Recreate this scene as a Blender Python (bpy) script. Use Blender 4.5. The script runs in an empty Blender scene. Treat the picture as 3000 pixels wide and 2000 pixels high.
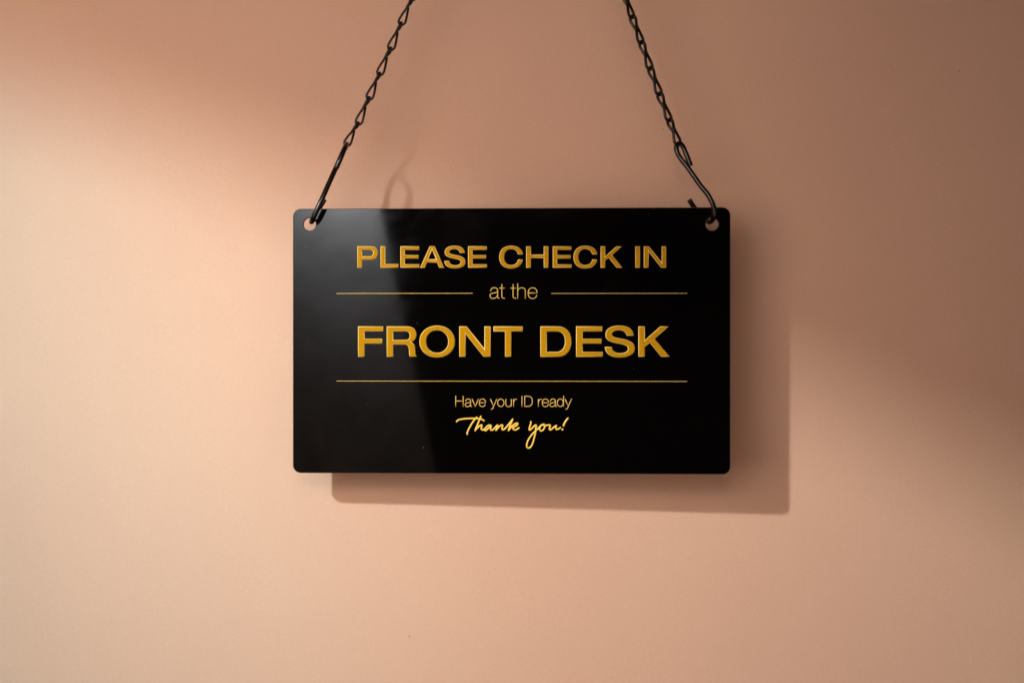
import bpy, bmesh, math, random
from mathutils import Vector, Matrix

random.seed(7)
scene = bpy.context.scene
COL = scene.collection
S = 0.00025                      # metres per photograph pixel in the plane of the sign
ZC = 3000 * 50 / 36 * S          # camera distance for a 50 mm lens
WALL_Y = 0.0425                  # wall face behind the sign
R = math.radians

# ------------------------------------------------------------------ camera, world, lamps, exposure
cam_d = bpy.data.cameras.new("camera")
cam_d.lens = 50.0
cam_d.sensor_width = 36.0
cam_d.clip_end = 50.0
cam = bpy.data.objects.new("camera", cam_d)
cam.location = (0, -ZC, 0)
cam.rotation_euler = (R(90), 0, 0)
COL.objects.link(cam)
scene.camera = cam

world = bpy.data.worlds.new("World")
scene.world = world
world.use_nodes = True
world.node_tree.nodes["Background"].inputs[0].default_value = (1.0, 0.75, 0.6, 1)
world.node_tree.nodes["Background"].inputs[1].default_value = 0.003

scene.view_settings.view_transform = 'Standard'
scene.view_settings.look = 'None'
scene.view_settings.exposure = 0.0
scene.view_settings.gamma = 1.0


def lamp(name, kind, loc, target, energy, color):
    d = bpy.data.lights.new(name, kind)
    d.energy = energy
    d.color = color
    o = bpy.data.objects.new(name, d)
    o.location = loc
    o.rotation_euler = (Vector(target) - Vector(loc)).to_track_quat('-Z', 'Y').to_euler()
    COL.objects.link(o)
    return o


KEY = Vector((-0.79, -0.875, 0.54))
key = lamp("key_lamp", 'SPOT', KEY, (0.62, WALL_Y, -0.30), 60.0, (1.0, 0.93, 0.87))
key.data.shadow_soft_size = 0.025
key.data.spot_size = R(72)
key.data.spot_blend = 1.0

cool = lamp("added_cool_spot", 'SPOT', KEY, (-0.50, WALL_Y, -0.08), 29.0, (0.26, 0.84, 1.0))  # extra spot added at the key's position to whiten the left wall
cool.data.shadow_soft_size = 0.025
cool.data.spot_size = R(43)
cool.data.spot_blend = 1.0

fill = lamp("softbox_lamp", 'AREA', (-0.72, -1.05, 0.12), (-0.12, WALL_Y, 0.06), 3.2, (1.0, 0.68, 0.54))
fill.data.shape = 'RECTANGLE'
fill.data.size = 0.72
fill.data.size_y = 0.80
fill.data.spread = R(110)

front = lamp("added_front_fill", 'AREA', (-0.12, -1.10, 0.40), (-0.30, WALL_Y, 0.06), 0.65, (1.0, 0.67, 0.52))  # added frontal fill, softens the shade around the sign
front.data.shape = 'RECTANGLE'
front.data.size = 0.5
front.data.size_y = 0.28
front.data.spread = R(75)

low = lamp("added_low_fill", 'AREA', (0.05, -1.0, -0.62), (0.0, WALL_Y, -0.05), 1.15, (1.0, 0.62, 0.46))  # added fill from below, lifts the shaded wall
low.data.shape = 'RECTANGLE'
low.data.size = 1.0
low.data.size_y = 0.5

side = lamp("added_side_fill", 'AREA', (0.66, -1.0, -0.18), (0.25, WALL_Y, -0.10), 0.46, (1.0, 0.62, 0.46))  # added weak fill from the right, lightens the strip beside the sign
side.data.shape = 'RECTANGLE'
side.data.size = 0.5
side.data.size_y = 0.7
side.data.spread = R(120)

added_board_spot = lamp("added_board_spot", 'SPOT', (-0.36, -0.93, 0.45), (-0.34, -1.06, 0.33), 50.0, (0.94, 0.97, 1.0))  # added spot, lights the unseen board for its graded reflection
added_board_spot.data.shadow_soft_size = 0.03
added_board_spot.data.spot_size = R(80)
added_board_spot.data.spot_blend = 1.0


# ------------------------------------------------------------------ materials
def new_mat(name):
    m = bpy.data.materials.new(name)
    m.use_nodes = True
    nt = m.node_tree
    return m, nt, nt.nodes["Principled BSDF"]


def node(nt, kind, **kw):
    n = nt.nodes.new(kind)
    for k, v in kw.items():
        n.inputs[k].default_value = v
    return n


def ramp(nt, src, p0, p1, c0=(0, 0, 0, 1), c1=(1, 1, 1, 1)):
    r = nt.nodes.new("ShaderNodeValToRGB")
    r.color_ramp.elements[0].position = p0
    r.color_ramp.elements[1].position = p1
    r.color_ramp.elements[0].color = c0
    r.color_ramp.elements[1].color = c1
    nt.links.new(src, r.inputs[0])
    return r.outputs[0]


def mix(nt, fac, a, b):
    m = nt.nodes.new("ShaderNodeMix")
    m.data_type = 'RGBA'
    for sock, v in ((m.inputs[0], fac), (m.inputs[6], a), (m.inputs[7], b)):
        if isinstance(v, bpy.types.NodeSocket):
            nt.links.new(v, sock)
        else:
            sock.default_value = v
    return m.outputs[2]


def wall_material():
    m, nt, b = new_mat("peach_paint")
    tc = nt.nodes.new("ShaderNodeTexCoord")
    P = tc.outputs["Object"]
    # faint uneven tint of the paint
    n1 = node(nt, "ShaderNodeTexNoise", Scale=5.0, Detail=4.0, Roughness=0.55)
    nt.links.new(P, n1.inputs["Vector"])
    tint = ramp(nt, n1.outputs["Fac"], 0.3, 0.7, (0.700, 0.492, 0.372, 1), (0.725, 0.520, 0.388, 1))
    n2 = node(nt, "ShaderNodeTexNoise", Scale=420.0, Detail=3.0, Roughness=0.6)
    nt.links.new(P, n2.inputs["Vector"])
    grain = ramp(nt, n2.outputs["Fac"], 0.3, 0.7, (0.955, 0.955, 0.955, 1), (1, 1, 1, 1))
    mul = nt.nodes.new("ShaderNodeMix")
    mul.data_type = 'RGBA'
    mul.blend_type = 'MULTIPLY'
    mul.inputs[0].default_value = 1.0
    nt.links.new(tint, mul.inputs[6])
    nt.links.new(grain, mul.inputs[7])
    # sparse dark flecks in the paint
    v = node(nt, "ShaderNodeTexVoronoi", Scale=26.0)
    nt.links.new(P, v.inputs["Vector"])
    spot = nt.nodes.new("ShaderNodeMath")
    spot.operation = 'LESS_THAN'
    spot.inputs[1].default_value = 0.016
    nt.links.new(v.outputs["Distance"], spot.inputs[0])
    sel = nt.nodes.new("ShaderNodeSeparateColor")
    nt.links.new(v.outputs["Color"], sel.inputs[0])
    pick = nt.nodes.new("ShaderNodeMath")
    pick.operation = 'GREATER_THAN'
    pick.inputs[1].default_value = 0.86
    nt.links.new(sel.outputs[0], pick.inputs[0])
    both = nt.nodes.new("ShaderNodeMath")
    both.operation = 'MULTIPLY'
    nt.links.new(spot.outputs[0], both.inputs[0])
    nt.links.new(pick.outputs[0], both.inputs[1])
    fac = nt.nodes.new("ShaderNodeMath")
    fac.operation = 'MULTIPLY'
    fac.inputs[1].default_value = 0.6
    nt.links.new(both.outputs[0], fac.inputs[0])
    colr = mix(nt, fac.outputs[0], mul.outputs[2], (0.16, 0.10, 0.08, 1))
    nt.links.new(colr, b.inputs["Base Color"])
    b.inputs["Roughness"].default_value = 0.75
    b.inputs["Specular IOR Level"].default_value = 0.25
    # orange-peel relief of rolled paint
    n3 = node(nt, "ShaderNodeTexNoise", Scale=520.0, Detail=3.0, Roughness=0.55)
    nt.links.new(P, n3.inputs["Vector"])
    bu = node(nt, "ShaderNodeBump", Strength=0.4, Distance=0.0006)
    nt.links.new(n3.outputs["Fac"], bu.inputs["Height"])
    nt.links.new(bu.outputs[0], b.inputs["Normal"])
    return m


def acrylic_material():
    m, nt, b = new_mat("black_acrylic")
    tc = nt.nodes.new("ShaderNodeTexCoord")
    P = tc.outputs["Object"]
    # dust specks
    v = node(nt, "ShaderNodeTexVoronoi", Scale=70.0)
    nt.links.new(P, v.inputs["Vector"])
    spot = nt.nodes.new("ShaderNodeMath")
    spot.operation = 'LESS_THAN'
    spot.inputs[1].default_value = 0.026
    nt.links.new(v.outputs["Distance"], spot.inputs[0])
    sc = nt.nodes.new("ShaderNodeSeparateColor")
    nt.links.new(v.outputs["Color"], sc.inputs[0])
    pick = nt.nodes.new("ShaderNodeMath")
    pick.operation = 'GREATER_THAN'
    pick.inputs[1].default_value = 0.72
    nt.links.new(sc.outputs[1], pick.inputs[0])
    both = nt.nodes.new("ShaderNodeMath")
    both.operation = 'MULTIPLY'
    nt.links.new(spot.outputs[0], both.inputs[0])
    nt.links.new(pick.outputs[0], both.inputs[1])
    colr = mix(nt, both.outputs[0], (0.0012, 0.0011, 0.0011, 1), (0.10, 0.10, 0.10, 1))
    nt.links.new(colr, b.inputs["Base Color"])
    # smears left by wiping: the gloss is uneven
    n = node(nt, "ShaderNodeTexNoise", Scale=22.0, Detail=3.0, Roughness=0.55, Distortion=0.6)
    nt.links.new(P, n.inputs["Vector"])
    rough = ramp(nt, n.outputs["Fac"], 0.42, 0.72, (0.05, 0.05, 0.05, 1), (0.10, 0.10, 0.10, 1))
    nt.links.new(rough, b.inputs["Roughness"])
    n2 = node(nt, "ShaderNodeTexNoise", Scale=16.0, Detail=4.0, Roughness=0.6, Distortion=0.8)
    nt.links.new(P, n2.inputs["Vector"])
    spec = ramp(nt, n2.outputs["Fac"], 0.32, 0.72, (0.40, 0.40, 0.40, 1), (0.64, 0.64, 0.64, 1))
    nt.links.new(spec, b.inputs["Specular IOR Level"])
    b.inputs["IOR"].default_value = 1.49
    return m


def gold_material(name, base, rough, metal, spec=0.5):
    m, nt, b = new_mat(name)
    tc = nt.nodes.new("ShaderNodeTexCoord")
    n = node(nt, "ShaderNodeTexNoise", Scale=900.0, Detail=2.0)
    nt.links.new(tc.outputs["Object"], n.inputs["Vector"])
    lo = tuple(c * 0.93 for c in base) + (1,)
    hi = tuple(min(1, c * 1.05) for c in base) + (1,)
    nt.links.new(ramp(nt, n.outputs["Fac"], 0.3, 0.7, lo, hi), b.inputs["Base Color"])
    b.inputs["Roughness"].default_value = rough
    b.inputs["Metallic"].default_value = metal
    b.inputs["Specular IOR Level"].default_value = spec
    return m


def wire_material():
    m, nt, b = new_mat("black_wire")
    tc = nt.nodes.new("ShaderNodeTexCoord")
    n = node(nt, "ShaderNodeTexNoise", Scale=180.0, Detail=2.0)
    nt.links.new(tc.outputs["Object"], n.inputs["Vector"])
    nt.links.new(ramp(nt, n.outputs["Fac"], 0.35, 0.7, (0.004, 0.0034, 0.003, 1), (0.007, 0.0055, 0.005, 1)),
                 b.inputs["Base Color"])
    nt.links.new(ramp(nt, n.outputs["Fac"], 0.3, 0.7, (0.15, 0.15, 0.15, 1), (0.24, 0.24, 0.24, 1)),
                 b.inputs["Roughness"])
    b.inputs["Specular IOR Level"].default_value = 0.4
    return m


def plain_material(name, base, rough):
    m, nt, b = new_mat(name)
    tc = nt.nodes.new("ShaderNodeTexCoord")
    n = node(nt, "ShaderNodeTexNoise", Scale=60.0, Detail=3.0)
    nt.links.new(tc.outputs["Object"], n.inputs["Vector"])
    nt.links.new(ramp(nt, n.outputs["Fac"], 0.3, 0.7, tuple(c * 0.94 for c in base) + (1,), base + (1,)),
                 b.inputs["Base Color"])
    b.inputs["Roughness"].default_value = rough
    return m


M_WALL = wall_material()
M_PANEL = acrylic_material()
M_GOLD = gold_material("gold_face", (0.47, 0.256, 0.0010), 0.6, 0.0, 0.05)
M_EDGE = gold_material("gold_edge_highlight", (0.95, 0.74, 0.24), 0.32, 0.0, 0.6)  # edge highlights of the letters put into a paler bevel colour
M_LINE = gold_material("gold_line", (0.74, 0.52, 0.12), 0.38, 0.0, 0.5)
M_SCRIPT = gold_material("gold_script", (0.95, 0.68, 0.11), 0.38, 0.0, 0.5)
M_WIRE = wire_material()
M_CUT = plain_material("cut_acrylic_edge", (0.05, 0.032, 0.026), 0.35)


# ------------------------------------------------------------------ helpers
def tag(o, label=None, cat=None, group=None, kind=None):
    for k, v in (("label", label), ("category", cat), ("group", group), ("kind", kind)):
        if v:
            o[k] = v
    return o


def link_mesh(name, me, mats, parent=None, smooth=False):
    for m in mats:
        me.materials.append(m)
    if smooth:
        for p in me.polygons:
            p.use_smooth = True
    o = bpy.data.objects.new(name, me)
    COL.objects.link(o)
    if parent:
        o.parent = parent
    return o


def bm_mesh(name, bm):
    me = bpy.data.meshes.new(name)
    bm.normal_update()
    bm.to_mesh(me)
    bm.free()
    return me


def spline(pts, n=6):
    """Catmull-Rom through 2D/3D points."""
    P = [Vector(p) for p in pts]
    if len(P) < 3:
        return P
    P = [P[0] * 2 - P[1]] + P + [P[-1] * 2 - P[-2]]
    out = []
    for i in range(1, len(P) - 2):
        a, b, c, d = P[i - 1:i + 3]
        for k in range(n):
            t = k / n
            out.append(0.5 * (2 * b + (c - a) * t + (2 * a - 5 * b + 4 * c - d) * t * t
                              + (3 * b - a - 3 * c + d) * t ** 3))
    out.append(P[-2])
    return out


def tube(bm, pts, r, sides=8, round_caps=False):
    """Sweep a circle along 3D points with parallel transport."""
    P = [Vector(p) for p in pts]
    Q = [P[0]]
    for p in P[1:]:
        if (p - Q[-1]).length > 1e-7:
            Q.append(p)
    P = Q
    n = len(P)
    T = []
    for i in range(n):
        t = (P[min(i + 1, n - 1)] - P[max(i - 1, 0)])
        T.append(t.normalized() if t.length > 1e-9 else T[-1])
    ref = Vector((0, 1, 0)) if abs(T[0].y) < 0.9 else Vector((1, 0, 0))
    N = (ref - T[0] * ref.dot(T[0])).normalized()
    rings = []

    def ring(c, t, nn, rad):
        b = t.cross(nn)
        return [bm.verts.new(c + (nn * math.cos(2 * math.pi * k / sides) + b * math.sin(2 * math.pi * k / sides)) * rad)
                for k in range(sides)]

    frames = []
    for i in range(n):
        N = (N - T[i] * N.dot(T[i]))
        N = N.normalized() if N.length > 1e-9 else T[i].orthogonal().normalized()
        frames.append((P[i], T[i], N.copy()))
    if round_caps:
        c, t, nn = frames[0]
        for a in (80, 50, 25):
            rings.append(ring(c - t * r * math.sin(R(a)), t, nn, r * math.cos(R(a))))
    for f in frames:
        rings.append(ring(*f, r))
    if round_caps:
        c, t, nn = frames[-1]
        for a in (25, 50, 80):
            rings.append(ring(c + t * r * math.sin(R(a)), t, nn, r * math.cos(R(a))))
    for a, b in zip(rings, rings[1:]):
        for k in range(sides):
            bm.faces.new((a[k], a[(k + 1) % sides], b[(k + 1) % sides], b[k]))
    bm.faces.new(rings[0][::-1])
    bm.faces.new(rings[-1])


def bez(p0, p1, p2, p3, n=10):
    p0, p1, p2, p3 = map(Vector, (p0, p1, p2, p3))
    return [p0 * (1 - t) ** 3 + p1 * 3 * t * (1 - t) ** 2 + p2 * 3 * t * t * (1 - t) + p3 * t ** 3
            for t in [k / n for k in range(1, n + 1)]]


def path(*cmds):
    """Points are 2-tuples, cubic curves are 6-tuples continuing from the last point."""
    out = []
    for c in cmds:
        if len(c) == 2:
            out.append(Vector(c))
        else:
            out += bez(out[-1], c[0:2], c[2:4], c[4:6])
    return out


def ellipse(cx, cy, rx, ry, n=40, p=2.0):
    out = []
    for k in range(n):
        a = 2 * math.pi * k / n
        c, s = math.cos(a), math.sin(a)
        out.append(Vector((cx + rx * math.copysign(abs(c) ** (2 / p), c), cy + ry * math.copysign(abs(s) ** (2 / p), s))))
    return out


# ------------------------------------------------------------------ wall
bm = bmesh.new()
bmesh.ops.create_cube(bm, size=1.0, matrix=Matrix.Translation((0, WALL_Y + 0.05, 0)) @ Matrix.Diagonal((4.0, 0.1, 3.0, 1)))
wall = link_mesh("wall", bm_mesh("wall", bm), [M_WALL])
tag(wall, "smooth peach painted wall behind the hanging sign", None, None, "structure")

# ------------------------------------------------------------------ sign: panel, letters, rules
YAW = R(2.2)                      # the sign hangs slightly turned, right edge nearer
sign = bpy.data.objects.new("sign", None)
sign.empty_display_size = 0.05
sign.location = (0, 0, 0)
sign.rotation_euler = (0, 0, -YAW)
COL.objects.link(sign)
tag(sign, "glossy black rectangular sign with rounded corners and raised gold lettering hanging on the peach wall", "sign")
SIGN_M = Matrix.Rotation(-YAW, 4, 'Z')
SIGN_I = SIGN_M.inverted()
CAM = Vector((0, -ZC, 0))


def on_sign(px, py):
    """photograph pixel -> sign-local (x, z) on the panel's front face (local y = 0)."""
    d = Vector(((px - 1500) * S, ZC, (1000 - py) * S))
    o = SIGN_I @ CAM
    dl = SIGN_I.to_3x3() @ d
    t = -o.y / dl.y
    p = o + dl * t
    return p.x, p.z


PL, PT = on_sign(858, 1000)[0], 0.0
PR = on_sign(2140, 1000)[0]
ZT = (1000 - 609.5) * S
ZB = (1000 - 1387) * S
THICK = 0.003
CR = 0.0058
HOLES = [(on_sign(907, 657), 0.0046), (on_sign(2086, 657), 0.0046)]


def filled_curve(name, contours, extrude, bevel, y_front, res=1):
    """closed 2D contours (x, z metres) -> solid with a small bevel, front face at local y = y_front."""
    cu = bpy.data.curves.new(name, 'CURVE')
    cu.dimensions = '2D'
    cu.fill_mode = 'BOTH'
    cu.extrude = extrude / 2 - bevel
    cu.bevel_depth = bevel
    cu.bevel_resolution = res
    cu.offset = -bevel
    for c in contours:
        sp = cu.splines.new('POLY')
        sp.points.add(len(c) - 1)
        for i, p in enumerate(c):
            sp.points[i].co = (p[0], p[1], 0, 1)
        sp.use_cyclic_u = True
    tmp = bpy.data.objects.new(name, cu)
    COL.objects.link(tmp)
    dg = bpy.context.evaluated_depsgraph_get()
    me = bpy.data.meshes.new_from_object(tmp.evaluated_get(dg))
    bpy.data.objects.remove(tmp)
    bpy.data.curves.remove(cu)
    me.name = name
    me.materials.clear()
    me.transform(Matrix.Translation((0, y_front + extrude / 2, 0)) @ Matrix.Rotation(R(90), 4, 'X'))
    return me


def round_rect(x0, z0, x1, z1, r, n=10):
    out = []
    for cx, cz, a0 in ((x1 - r, z1 - r, 0), (x0 + r, z1 - r, 90), (x0 + r, z0 + r, 180), (x1 - r, z0 + r, 270)):
        for k in range(n + 1):
            a = R(a0 + 90 * k / n)
            out.append((cx + r * math.cos(a), cz + r * math.sin(a)))
    return out


contours = [round_rect(PL, ZB, PR, ZT, CR)]
for (hx, hz), hr in HOLES:
    contours.append([(hx + hr * math.cos(-2 * math.pi * k / 40), hz + hr * math.sin(-2 * math.pi * k / 40)) for k in range(40)])
me = filled_curve("panel", contours, THICK, 0.00045, 0.0, 2)
panel = link_mesh("panel", me, [M_PANEL, M_CUT], sign)
for p in me.polygons:
    p.material_index = 1 if abs(p.normal.y) < 0.97 else 0

LIFT = 0.0009                     # how far the big letters stand off the panel


def big_letter(ch, contours, ox, oy, zoom):
    cs = [[on_sign(ox + p[0] / zoom, oy + p[1] / zoom) for p in c] for c in contours]
    me = filled_curve("letter", cs, LIFT * 2, 0.0005, -LIFT, 0)
    o = link_mesh("letter", me, [M_GOLD, M_EDGE], sign)
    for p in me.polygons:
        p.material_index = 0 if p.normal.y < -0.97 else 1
    o["label"] = "raised gold capital letter " + ch
    return o


def E(x0, xs, xt, xm, xb, ys):
    a, b, c, d, e, f = ys
    return [[(x0, a), (xt, a), (xt, b), (xs, b), (xs, c), (xm, c), (xm, d), (xs, d), (xs, e), (xb, e), (xb, f), (x0, f)]]


def Sshape(fx=lambda x: x, fy=lambda y: y):
    c = path((1857, 230), (1775, 230), (1768, 188, 1735, 168, 1690, 168), (1640, 168, 1607, 186, 1607, 214),
             (1607, 243, 1640, 252, 1700, 262), (1810, 280, 1870, 310, 1870, 378), (1870, 446, 1800, 484, 1697, 484),
             (1590, 484, 1522, 440, 1522, 360), (1605, 360), (1607, 405, 1640, 432, 1700, 432),
             (1755, 432, 1790, 412, 1790, 380), (1790, 347, 1750, 335, 1690, 325), (1590, 308, 1528, 285, 1528, 220),
             (1528, 150, 1590, 112, 1690, 112), (1795, 112, 1853, 155, 1857, 230))[:-1]
    return [[Vector((fx(p.x), fy(p.y))) for p in c]]


def Cshape(dx):
    c = path((400, 198), (337, 198), (328, 155, 300, 130, 250, 130), (190, 130, 162, 175, 162, 232),
             (162, 290, 190, 332, 250, 332), (300, 332, 333, 305, 337, 262), (400, 262),
             (392, 335, 335, 378, 250, 378), (150, 378, 98, 318, 98, 232), (98, 146, 150, 86, 250, 86),
             (335, 86, 395, 125, 400, 198))[:-1]
    return [[Vector((p.x + dx, p.y)) for p in c]]


Y1 = (120, 182, 263, 322, 414, 472)
L1 = (1030, 700, 5.6)
big_letter("P", [path((96, 120), (335, 120), (398, 120, 432, 168, 432, 230), (432, 294, 398, 342, 335, 342), (175, 342), (175, 472), (96, 472)),
                 path((175, 180), (300, 180), (336, 180, 354, 200, 354, 231), (354, 264, 336, 283, 300, 283), (175, 283))], *L1)
big_letter("L", [[(476, 120), (556, 120), (556, 410), (768, 410), (768, 472), (476, 472)]], *L1)
big_letter("E", E(802, 876, 1110, 1098, 1112, Y1), *L1)
big_letter("A", [[(1123, 474), (1283, 120), (1365, 120), (1520, 474), (1437, 474), (1403, 387), (1237, 387), (1203, 474)],
                 [(1322, 176), (1387, 333), (1257, 333)]], *L1)
big_letter("S", Sshape(), *L1)
big_letter("E", E(1912, 1986, 2219, 2208, 2222, Y1), *L1)
Y2 = (95, 140, 205, 250, 324, 368)
L2 = (1440, 700, 4.3556)
big_letter("C", Cshape(0), *L2)
big_letter("H", [[(442, 95), (503, 95), (503, 200), (666, 200), (666, 95), (726, 95), (726, 368), (666, 368), (666, 244), (503, 244), (503, 368), (442, 368)]], *L2)
big_letter("E", E(781, 839, 1019, 1010, 1022, Y2), *L2)
big_letter("C", Cshape(947), *L2)
big_letter("K", [[(1391, 95), (1451, 95), (1451, 222), (1590, 95), (1665, 95), (1540, 205), (1672, 368), (1595, 368), (1493, 240), (1451, 278), (1451, 368), (1391, 368)]], *L2)
big_letter("I", [[(1834, 95), (1895, 95), (1895, 368), (1834, 368)]], *L2)
big_letter("N", [[(1943, 95), (2010, 95), (2170, 300), (2170, 95), (2229, 95), (2229, 368), (2163, 368), (2004, 162), (2004, 368), (1943, 368)]], *L2)
L3 = (1030, 940, 4.6118)
big_letter("F", [[(88, 73), (428, 73), (428, 142), (178, 142), (178, 238), (415, 238), (415, 307), (178, 307), (178, 483), (88, 483)]], *L3)
big_letter("R", [path((476, 73), (750, 73), (830, 73, 876, 115, 876, 180), (876, 235, 850, 268, 805, 284),
                      (845, 300, 862, 330, 862, 385), (862, 440, 865, 465, 884, 483), (788, 483),
                      (775, 460, 778, 430, 776, 395), (774, 345, 755, 320, 715, 320), (565, 320), (565, 483), (476, 483)),
                 path((565, 142), (735, 142), (770, 142, 785, 165, 785, 198), (785, 235, 770, 255, 735, 255), (565, 255))], *L3)
big_letter("O", [ellipse(1157, 278, 240, 216, 56, 2.1), ellipse(1157, 278, 149, 151, 48, 2.1)], *L3)
big_letter("N", [[(1456, 73), (1556, 73), (1795, 375), (1795, 73), (1880, 73), (1880, 483), (1782, 483), (1541, 175), (1541, 483), (1456, 483)]], *L3)
big_letter("T", [[(1918, 73), (2314, 73), (2314, 142), (2159, 142), (2159, 483), (2073, 483), (2073, 142), (1918, 142)]], *L3)
L4 = (1560, 940, 5.6)
big_letter("D", [path((130, 88), (410, 88), (560, 88, 640, 190, 640, 335), (640, 480, 560, 587, 430, 587), (130, 587)),
                 path((235, 172), (400, 172), (490, 172, 532, 235, 532, 337), (532, 440, 480, 505, 395, 505), (235, 505))], *L4)
big_letter("E", E(715, 823, 1145, 1133, 1152, (88, 172, 290, 372, 505, 587)), *L4)
big_letter("S", Sshape(lambda x: (x - 1522) * 493 / 348 + 1187, lambda y: (y - 112) * 525 / 372 + 75), *L4)
big_letter("K", [[(1737, 88), (1843, 88), (1843, 315), (2095, 88), (2238, 88), (2005, 293), (2254, 587), (2110, 587), (1925, 360), (1843, 430), (1843, 587), (1737, 587)]], *L4)


def strokes(name, lines, ox, oy, zoom, width, mat, label=None, round_caps=False, smooth=False):
    bm = bmesh.new()
    for ln in lines:
        pts = spline(ln, 5) if smooth else ln
        p3 = []
        for p in pts:
            x, z = on_sign(ox + p[0] / zoom, oy + p[1] / zoom)
            p3.append((x, 0.0, z))
        tube(bm, p3, width * S / 2, 8, round_caps)
    o = link_mesh(name, bm_mesh(name, bm), [mat], sign, True)
    if label:
        o["label"] = label
    return o


# thin rules
for x0, x1, y in ((986, 1385, 859.3), (1615, 2013, 859.3), (986, 2013, 1116.2)):
    a, b = on_sign(x0, y), on_sign(x1, y)
    h = 0.75 * S
    bm = bmesh.new()
    bmesh.ops.create_cube(bm, size=1.0, matrix=Matrix.Translation(((a[0] + b[0]) / 2, 0.0, (a[1] + b[1]) / 2))
                          @ Matrix.Diagonal((b[0] - a[0], 0.0006, h * 2, 1)))
    link_mesh("rule_line", bm_mesh("rule_line", bm), [M_LINE], sign)


def a_glyph(fx, fy):
    one = path((343, 410), (345, 330, 390, 285, 475, 285), (560, 285, 595, 325, 595, 390), (595, 600), (597, 645, 612, 665, 662, 665))
    two = path((590, 415), (580, 465, 520, 460, 440, 475), (355, 490, 320, 520, 320, 570), (320, 635, 360, 672, 430, 672), (520, 672, 580, 610, 592, 545))
    return [[(fx(p.x), fy(p.y)) for p in q] for q in (one, two)]


def e_glyph(fx, fy):
    q = path((1700, 473), (2025, 473), (2030, 350, 1960, 285, 1865, 285), (1760, 285, 1702, 365, 1702, 480), (1702, 600, 1765, 675, 1865, 675), (1945, 675, 1995, 625, 2018, 545))
    # the crossbar and the bowl are separate strokes so the corner stays crisp
    k = [(fx(p.x), fy(p.y)) for p in q]
    return [k[:2], k[1:]]


def t_glyph(dx):
    return [[(p.x + dx, p.y) for p in path((748, 150), (748, 590), (750, 650, 780, 663, 857, 663))], [(655 + dx, 295), (858 + dx, 295)]]


ident = lambda v: v
A1 = (1410, 820, 12.379, 2.8, M_LINE)
strokes("letter", a_glyph(ident, ident), *A1, "thin gold small letter a")
strokes("letter", t_glyph(0), *A1, "thin gold small letter t")
strokes("letter", t_glyph(408), *A1, "thin gold small letter t")
strokes("letter", [[(1322, 125), (1322, 683)], path((1325, 385), (1345, 320, 1400, 285, 1475, 285), (1560, 285, 1600, 330, 1600, 410), (1600, 683))], *A1, "thin gold small letter h")
strokes("letter", e_glyph(ident, ident), *A1, "thin gold small letter e")

A2 = (1320, 1145, 6.3568, 2.6, M_LINE)


def small_a(x0):
    return a_glyph(lambda x: x0 + (x - 320) * 0.365, lambda y: 149 + (y - 285) * 0.367)


def small_e(x0):
    return e_glyph(lambda x: x0 + (x - 1702) * 0.36, lambda y: 149 + (y - 285) * 0.364)


def small_y(dx):
    return [[(742 + dx, 147), (803 + dx, 285)],
            [(p.x + dx, p.y) for p in path((863, 147), (803, 285), (790, 317), (782, 336, 772, 339, 752, 337))]]


def small_r(dx):
    return [[(1175 + dx, 147), (1175 + dx, 292)], [(p.x + dx, p.y) for p in path((1175, 215), (1180, 170, 1200, 150, 1238, 153))]]


def closed(c):
    return list(c) + [c[0], c[1]]


for ch, lines in (
    ("capital letter H", [[(97, 90), (97, 293)], [(236, 90), (236, 293)], [(97, 186), (236, 186)]]),
    ("small letter a", small_a(274)),
    ("small letter v", [[(402, 147), (461, 290)], [(461, 290), (521, 147)]]),
    ("small letter e", small_e(536)),
    ("small letter y", small_y(0)),
    ("small letter o", [closed(ellipse(937, 219, 59, 71, 32))]),
    ("small letter u", [path((1030, 147), (1030, 235), (1032, 275, 1050, 291, 1078, 291), (1110, 291, 1133, 265, 1133, 235)), [(1133, 147), (1133, 292)]]),
    ("small letter r", small_r(0)),
    ("capital letter I", [[(1330, 90), (1330, 190), (1330, 293)]]),
    ("capital letter D", [path((1382, 292), (1382, 92)), path((1378, 97), (1440, 97), (1495, 97, 1525, 135, 1525, 192), (1525, 250, 1495, 286, 1440, 286), (1378, 286))]),
    ("small letter r", small_r(462)),
    ("small letter e", small_e(1709)),
    ("small letter a", small_a(1852)),
    ("small letter d", [closed(ellipse(2045, 219, 56, 71, 32)), [(2106, 90), (2106, 292)]]),
    ("small letter y", small_y(1391)),
):
    strokes("letter", lines, *A2, "thin gold " + ch)

strokes("handwritten_word", [
    [(195, 315), (230, 275), (330, 242), (480, 224), (650, 217), (800, 218), (920, 232), (1000, 252), (1050, 288)],
    [(825, 180), (760, 250), (680, 360), (600, 500), (545, 610), (522, 680), (528, 710)],
    [(950, 155), (915, 240), (860, 380), (800, 520), (775, 590)],
    [(775, 590), (830, 530), (900, 460), (960, 422), (985, 435), (975, 480), (965, 540), (990, 572), (1035, 570), (1080, 535)],
    [(1275, 445), (1215, 424), (1140, 470), (1078, 555), (1085, 597), (1140, 570), (1220, 490), (1275, 445)],
    [(1275, 445), (1262, 500), (1255, 560), (1280, 585), (1330, 570), (1400, 500), (1450, 440), (1478, 428)],
    [(1478, 428), (1445, 520), (1425, 590)],
    [(1425, 590), (1500, 500), (1570, 437), (1620, 422), (1635, 450), (1615, 520), (1625, 563), (1670, 565), (1740, 500), (1840, 380), (1910, 290), (1950, 240)],
    [(1950, 240), (1890, 390), (1835, 530), (1820, 590)],
    [(1820, 590), (1880, 520), (1960, 430), (2050, 372), (2108, 370), (2090, 420), (2010, 472), (1962, 500), (1970, 550), (2030, 577), (2090, 550), (2145, 512)],
], 1320, 1205, 10.69, 5.2, M_SCRIPT, "raised gold handwritten word Thank", True, True)
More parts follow.
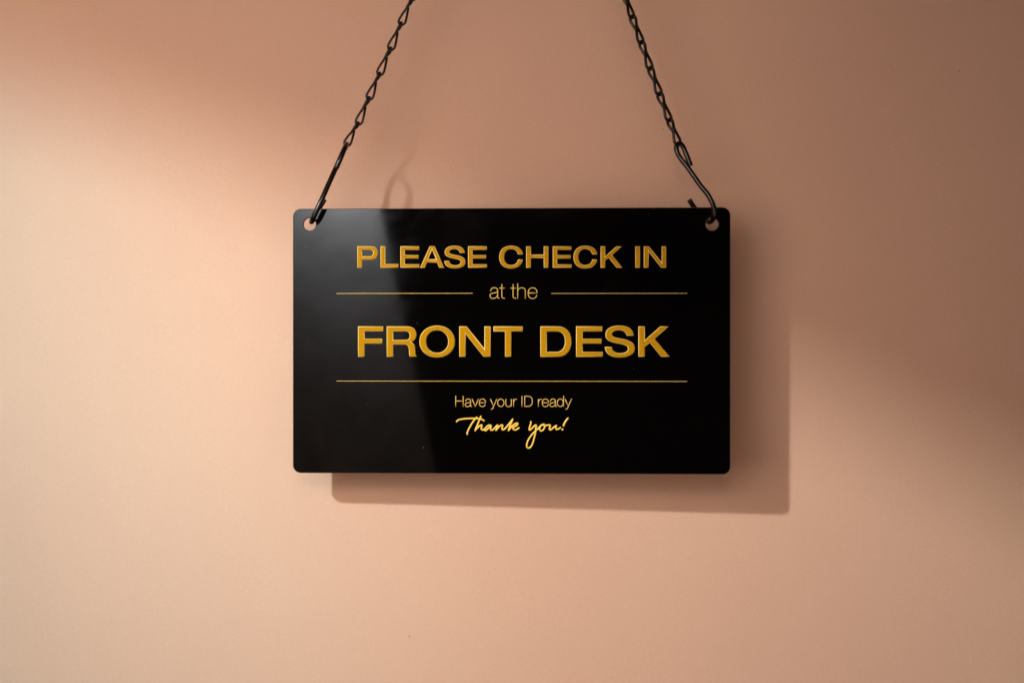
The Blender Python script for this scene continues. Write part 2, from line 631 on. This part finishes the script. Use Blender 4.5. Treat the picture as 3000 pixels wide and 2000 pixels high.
strokes("handwritten_word", [
    [(465, 390), (465, 450), (430, 560), (402, 660), (412, 705), (455, 692), (540, 605), (620, 530), (660, 520), (668, 560), (655, 650),
     (645, 760), (620, 900), (580, 1060), (530, 1230), (460, 1350), (375, 1395), (312, 1350), (310, 1240), (370, 1080), (480, 910),
     (600, 780), (720, 670), (800, 590), (860, 525), (920, 500)],
    [(950, 485), (990, 515), (1000, 570), (970, 650), (910, 722), (850, 735), (800, 690), (810, 600), (860, 535), (920, 515), (1000, 538), (1060, 530),
     (1130, 517), (1190, 517), (1207, 550), (1180, 630), (1178, 680), (1215, 700), (1280, 660), (1360, 587), (1440, 542)],
    [(1440, 542), (1425, 600), (1420, 650), (1460, 685), (1530, 660), (1590, 622)],
], 1520, 1205, 13.065, 5.2, M_SCRIPT, "raised gold handwritten word you", True, True)
strokes("exclamation_mark", [
    [(1880, 260), (1800, 370), (1740, 470), (1715, 540)],
    [(1666, 692), (1675, 688), (1684, 684)],
], 1520, 1205, 13.065, 6.0, M_SCRIPT, "raised gold handwritten exclamation mark", True, True)


# ------------------------------------------------------------------ chains of open twisted wire links
def P3(px, py, dy=0.0):
    """pixel + depth in pixels (positive = behind the panel's front plane) -> world point."""
    y = dy * S
    k = (ZC + y) / ZC
    return Vector(((px - 1500) * S * k, y, (1000 - py) * S * k))


PITCH = 79.5 * S
WIRE = 3.7 * S


def link_mesh_data():
    """single jack-chain link along +Z: lower loop in the XZ plane, upper loop in the YZ plane, both ends free."""
    p = 79.5
    lo = [(-0.5, 3.6, 53), (3.2, 2.2, 40), (7.2, 0.8, 25), (9.8, 0, 12), (9.6, 0, 5), (6.0, 0, -1.6), (0, 0, -3.8), (-6.0, 0, -1.6), (-9.8, 0, 5),
          (-10.2, 0, 13), (-8.2, 0, 28), (-5.6, 0.3, 42)]
    mid = [(-3.4, 2.2, 53)]
    up = [(-1.4, 6.2, p - 17), (0, 8.8, p - 8), (0, 6.4, p + 1), (0, 0, p + 3.8), (0, -6.4, p + 1), (0, -9.4, p - 8),
          (-1.0, -8.6, p - 20), (-2.6, -6.0, p - 34), (-4.0, -4.4, p - 45)]
    pts = spline([Vector(q) * S for q in lo + mid + up], 4)
    bm = bmesh.new()
    tube(bm, pts, WIRE, 8)
    return bm_mesh("link", bm)


LINK_ME = link_mesh_data()
LINK_ME.materials.append(M_WIRE)
for p in LINK_ME.polygons:
    p.use_smooth = True


def chain(joints, twist, label, jitter, fat=1.0):
    base = joints[0]
    root = bpy.data.objects.new("chain", None)
    root.empty_display_size = 0.02
    root.location = base
    COL.objects.link(root)
    tag(root, label, "chain", "wire chains holding up the sign")
    first = None
    for i, (a, b) in enumerate(zip(joints, joints[1:])):
        if first is None:
            o = bpy.data.objects.new("link", LINK_ME)
            first = o
        else:
            o = first.copy()
        COL.objects.link(o)
        z = (b - a).normalized()
        x = Vector((1, 0, 0))
        x = (x - z * x.dot(z)).normalized()
        y = z.cross(x)
        m = Matrix((x, y, z)).transposed().to_4x4()
        m = Matrix.Translation(a - base) @ m @ Matrix.Rotation(R(twist + random.uniform(-jitter, jitter)), 4, 'Z') \
            @ Matrix.Diagonal((fat, fat, (b - a).length / PITCH, 1))
        o.parent = root
        o.matrix_basis = m
    return root


left_px = [(1015, 424), (1049, 362), (1081, 288.5), (1112, 217), (1144, 143.5), (1175, 70), (1207, -2), (1239, -75), (1271, -148)]
right_px = [(1987, 421), (1961, 352), (1932, 276), (1905, 201), (1879, 125), (1852, 50), (1826, -25), (1800, -100), (1774, -175)]
chain([P3(x, y, -8 - 0.5 * i) for i, (x, y) in enumerate(left_px)], -8,
      "black wire chain on the left, its teardrop loops facing front against paler wall", 5)
chain([P3(x, y, -6 - 0.5 * i) for i, (x, y) in enumerate(right_px)], 222,
      "black wire chain on the right, its links twisted half edge-on against browner wall", 6, 1.18)


# ------------------------------------------------------------------ S-hooks
def s_hook(pts, label):
    w = [P3(*p) for p in pts]
    base = w[0]
    bm = bmesh.new()
    tube(bm, spline([p - base for p in w], 6), 7.6 * S, 14)
    o = link_mesh("s_hook", bm_mesh("s_hook", bm), [M_WIRE], None, True)
    o.location = base
    tag(o, label, "hook", "wire S-hooks between sign and chains")
    return o


s_hook([(985, 493, -62), (996, 468, -62), (1007, 442, -55), (1014, 427, -38), (1016, 423, -15), (1011, 432, 2), (1000, 456, 5),
        (985, 490, -4), (966, 532, -14), (946, 577, -25), (929, 614, -28), (918, 637, -24), (913.5, 648, -11), (913, 650, 4), (916, 646, 20),
        (926, 628, 36), (939, 604, 42), (951, 584, 44)],
       "straight-looking black wire S-hook through the sign's left hole, leaning right")


def q(x, y, d):
    return (1860 + x / 4.612, 380 + y / 4.612, d)


s_hook([q(755, 488, -16), q(722, 405, -15), q(682, 305, -13), q(645, 222, -9), q(598, 186, -2), q(561, 232, 5), q(574, 312, 5), q(622, 395, 1),
        q(702, 495, -4), q(800, 632, -10), q(900, 772, -18), q(982, 872, -24), q(1043, 985, -28), q(1076, 1085, -28), q(1072, 1170, -24),
        q(1045, 1224, -14), q(1015, 1245, 0), q(985, 1238, 16), q(940, 1200, 30), q(880, 1130, 38), q(805, 1055, 40), q(732, 945, 40)],
       "curved black wire S-hook through the sign's right hole, its loop and tail showing")

# ------------------------------------------------------------------ added light shapers out of the frame
# white board added unseen left of the camera, to be mirrored in the left part of the glossy panel
BY = -1.06
bm = bmesh.new()
front = [(-0.281, 0.205), (-0.194, -0.205), (-0.169, -0.32), (-0.50, -0.32), (-0.50, 0.36), (-0.314, 0.36)]
fv = [bm.verts.new((x, BY, z)) for x, z in front]
bv = [bm.verts.new((x, BY - 0.01, z)) for x, z in front]
bm.faces.new(fv)
bm.faces.new(bv[::-1])
for k in range(len(front)):
    bm.faces.new((fv[k], bv[k], bv[(k + 1) % len(front)], fv[(k + 1) % len(front)]))
bmesh.ops.recalc_face_normals(bm, faces=bm.faces)
board = link_mesh("added_bounce_board", bm_mesh("added_bounce_board", bm), [plain_material("white_foam_board", (0.82, 0.82, 0.82), 0.8)])
tag(board, "white foam bounce board whose pale reflection shows in the sign's left side", "bounce board")

# unseen black flag, added and cut to shape, that keeps the key lamp off the upper part of the wall
T_FL = 0.28


def at_flag(wx, wz):
    w = Vector((wx * S, WALL_Y, wz * S))
    return KEY + (w - KEY) * T_FL


e0, em, e1 = at_flag(-2300, 1110), at_flag(-416, 415), at_flag(2300, -780)
up = Vector((0.05, 0, 0.20))
bm = bmesh.new()
base4 = [e0, em, e1, e1 + up * 1.2, e0 + up * 1.2]
fv = [bm.verts.new(v - e0) for v in base4]
bv = [bm.verts.new(v - e0 + Vector((0, -0.004, 0))) for v in base4]
bm.faces.new(fv)
bm.faces.new(bv[::-1])
for k in range(5):
    bm.faces.new((fv[k], bv[k], bv[(k + 1) % 5], fv[(k + 1) % 5]))
bmesh.ops.recalc_face_normals(bm, faces=bm.faces)
flag = link_mesh("added_shadow_flag", bm_mesh("added_shadow_flag", bm), [plain_material("black_felt", (0.02, 0.02, 0.02), 0.95)])
flag.location = e0
tag(flag, "unseen black felt flag added to shade the upper wall from the lamp", "flag")
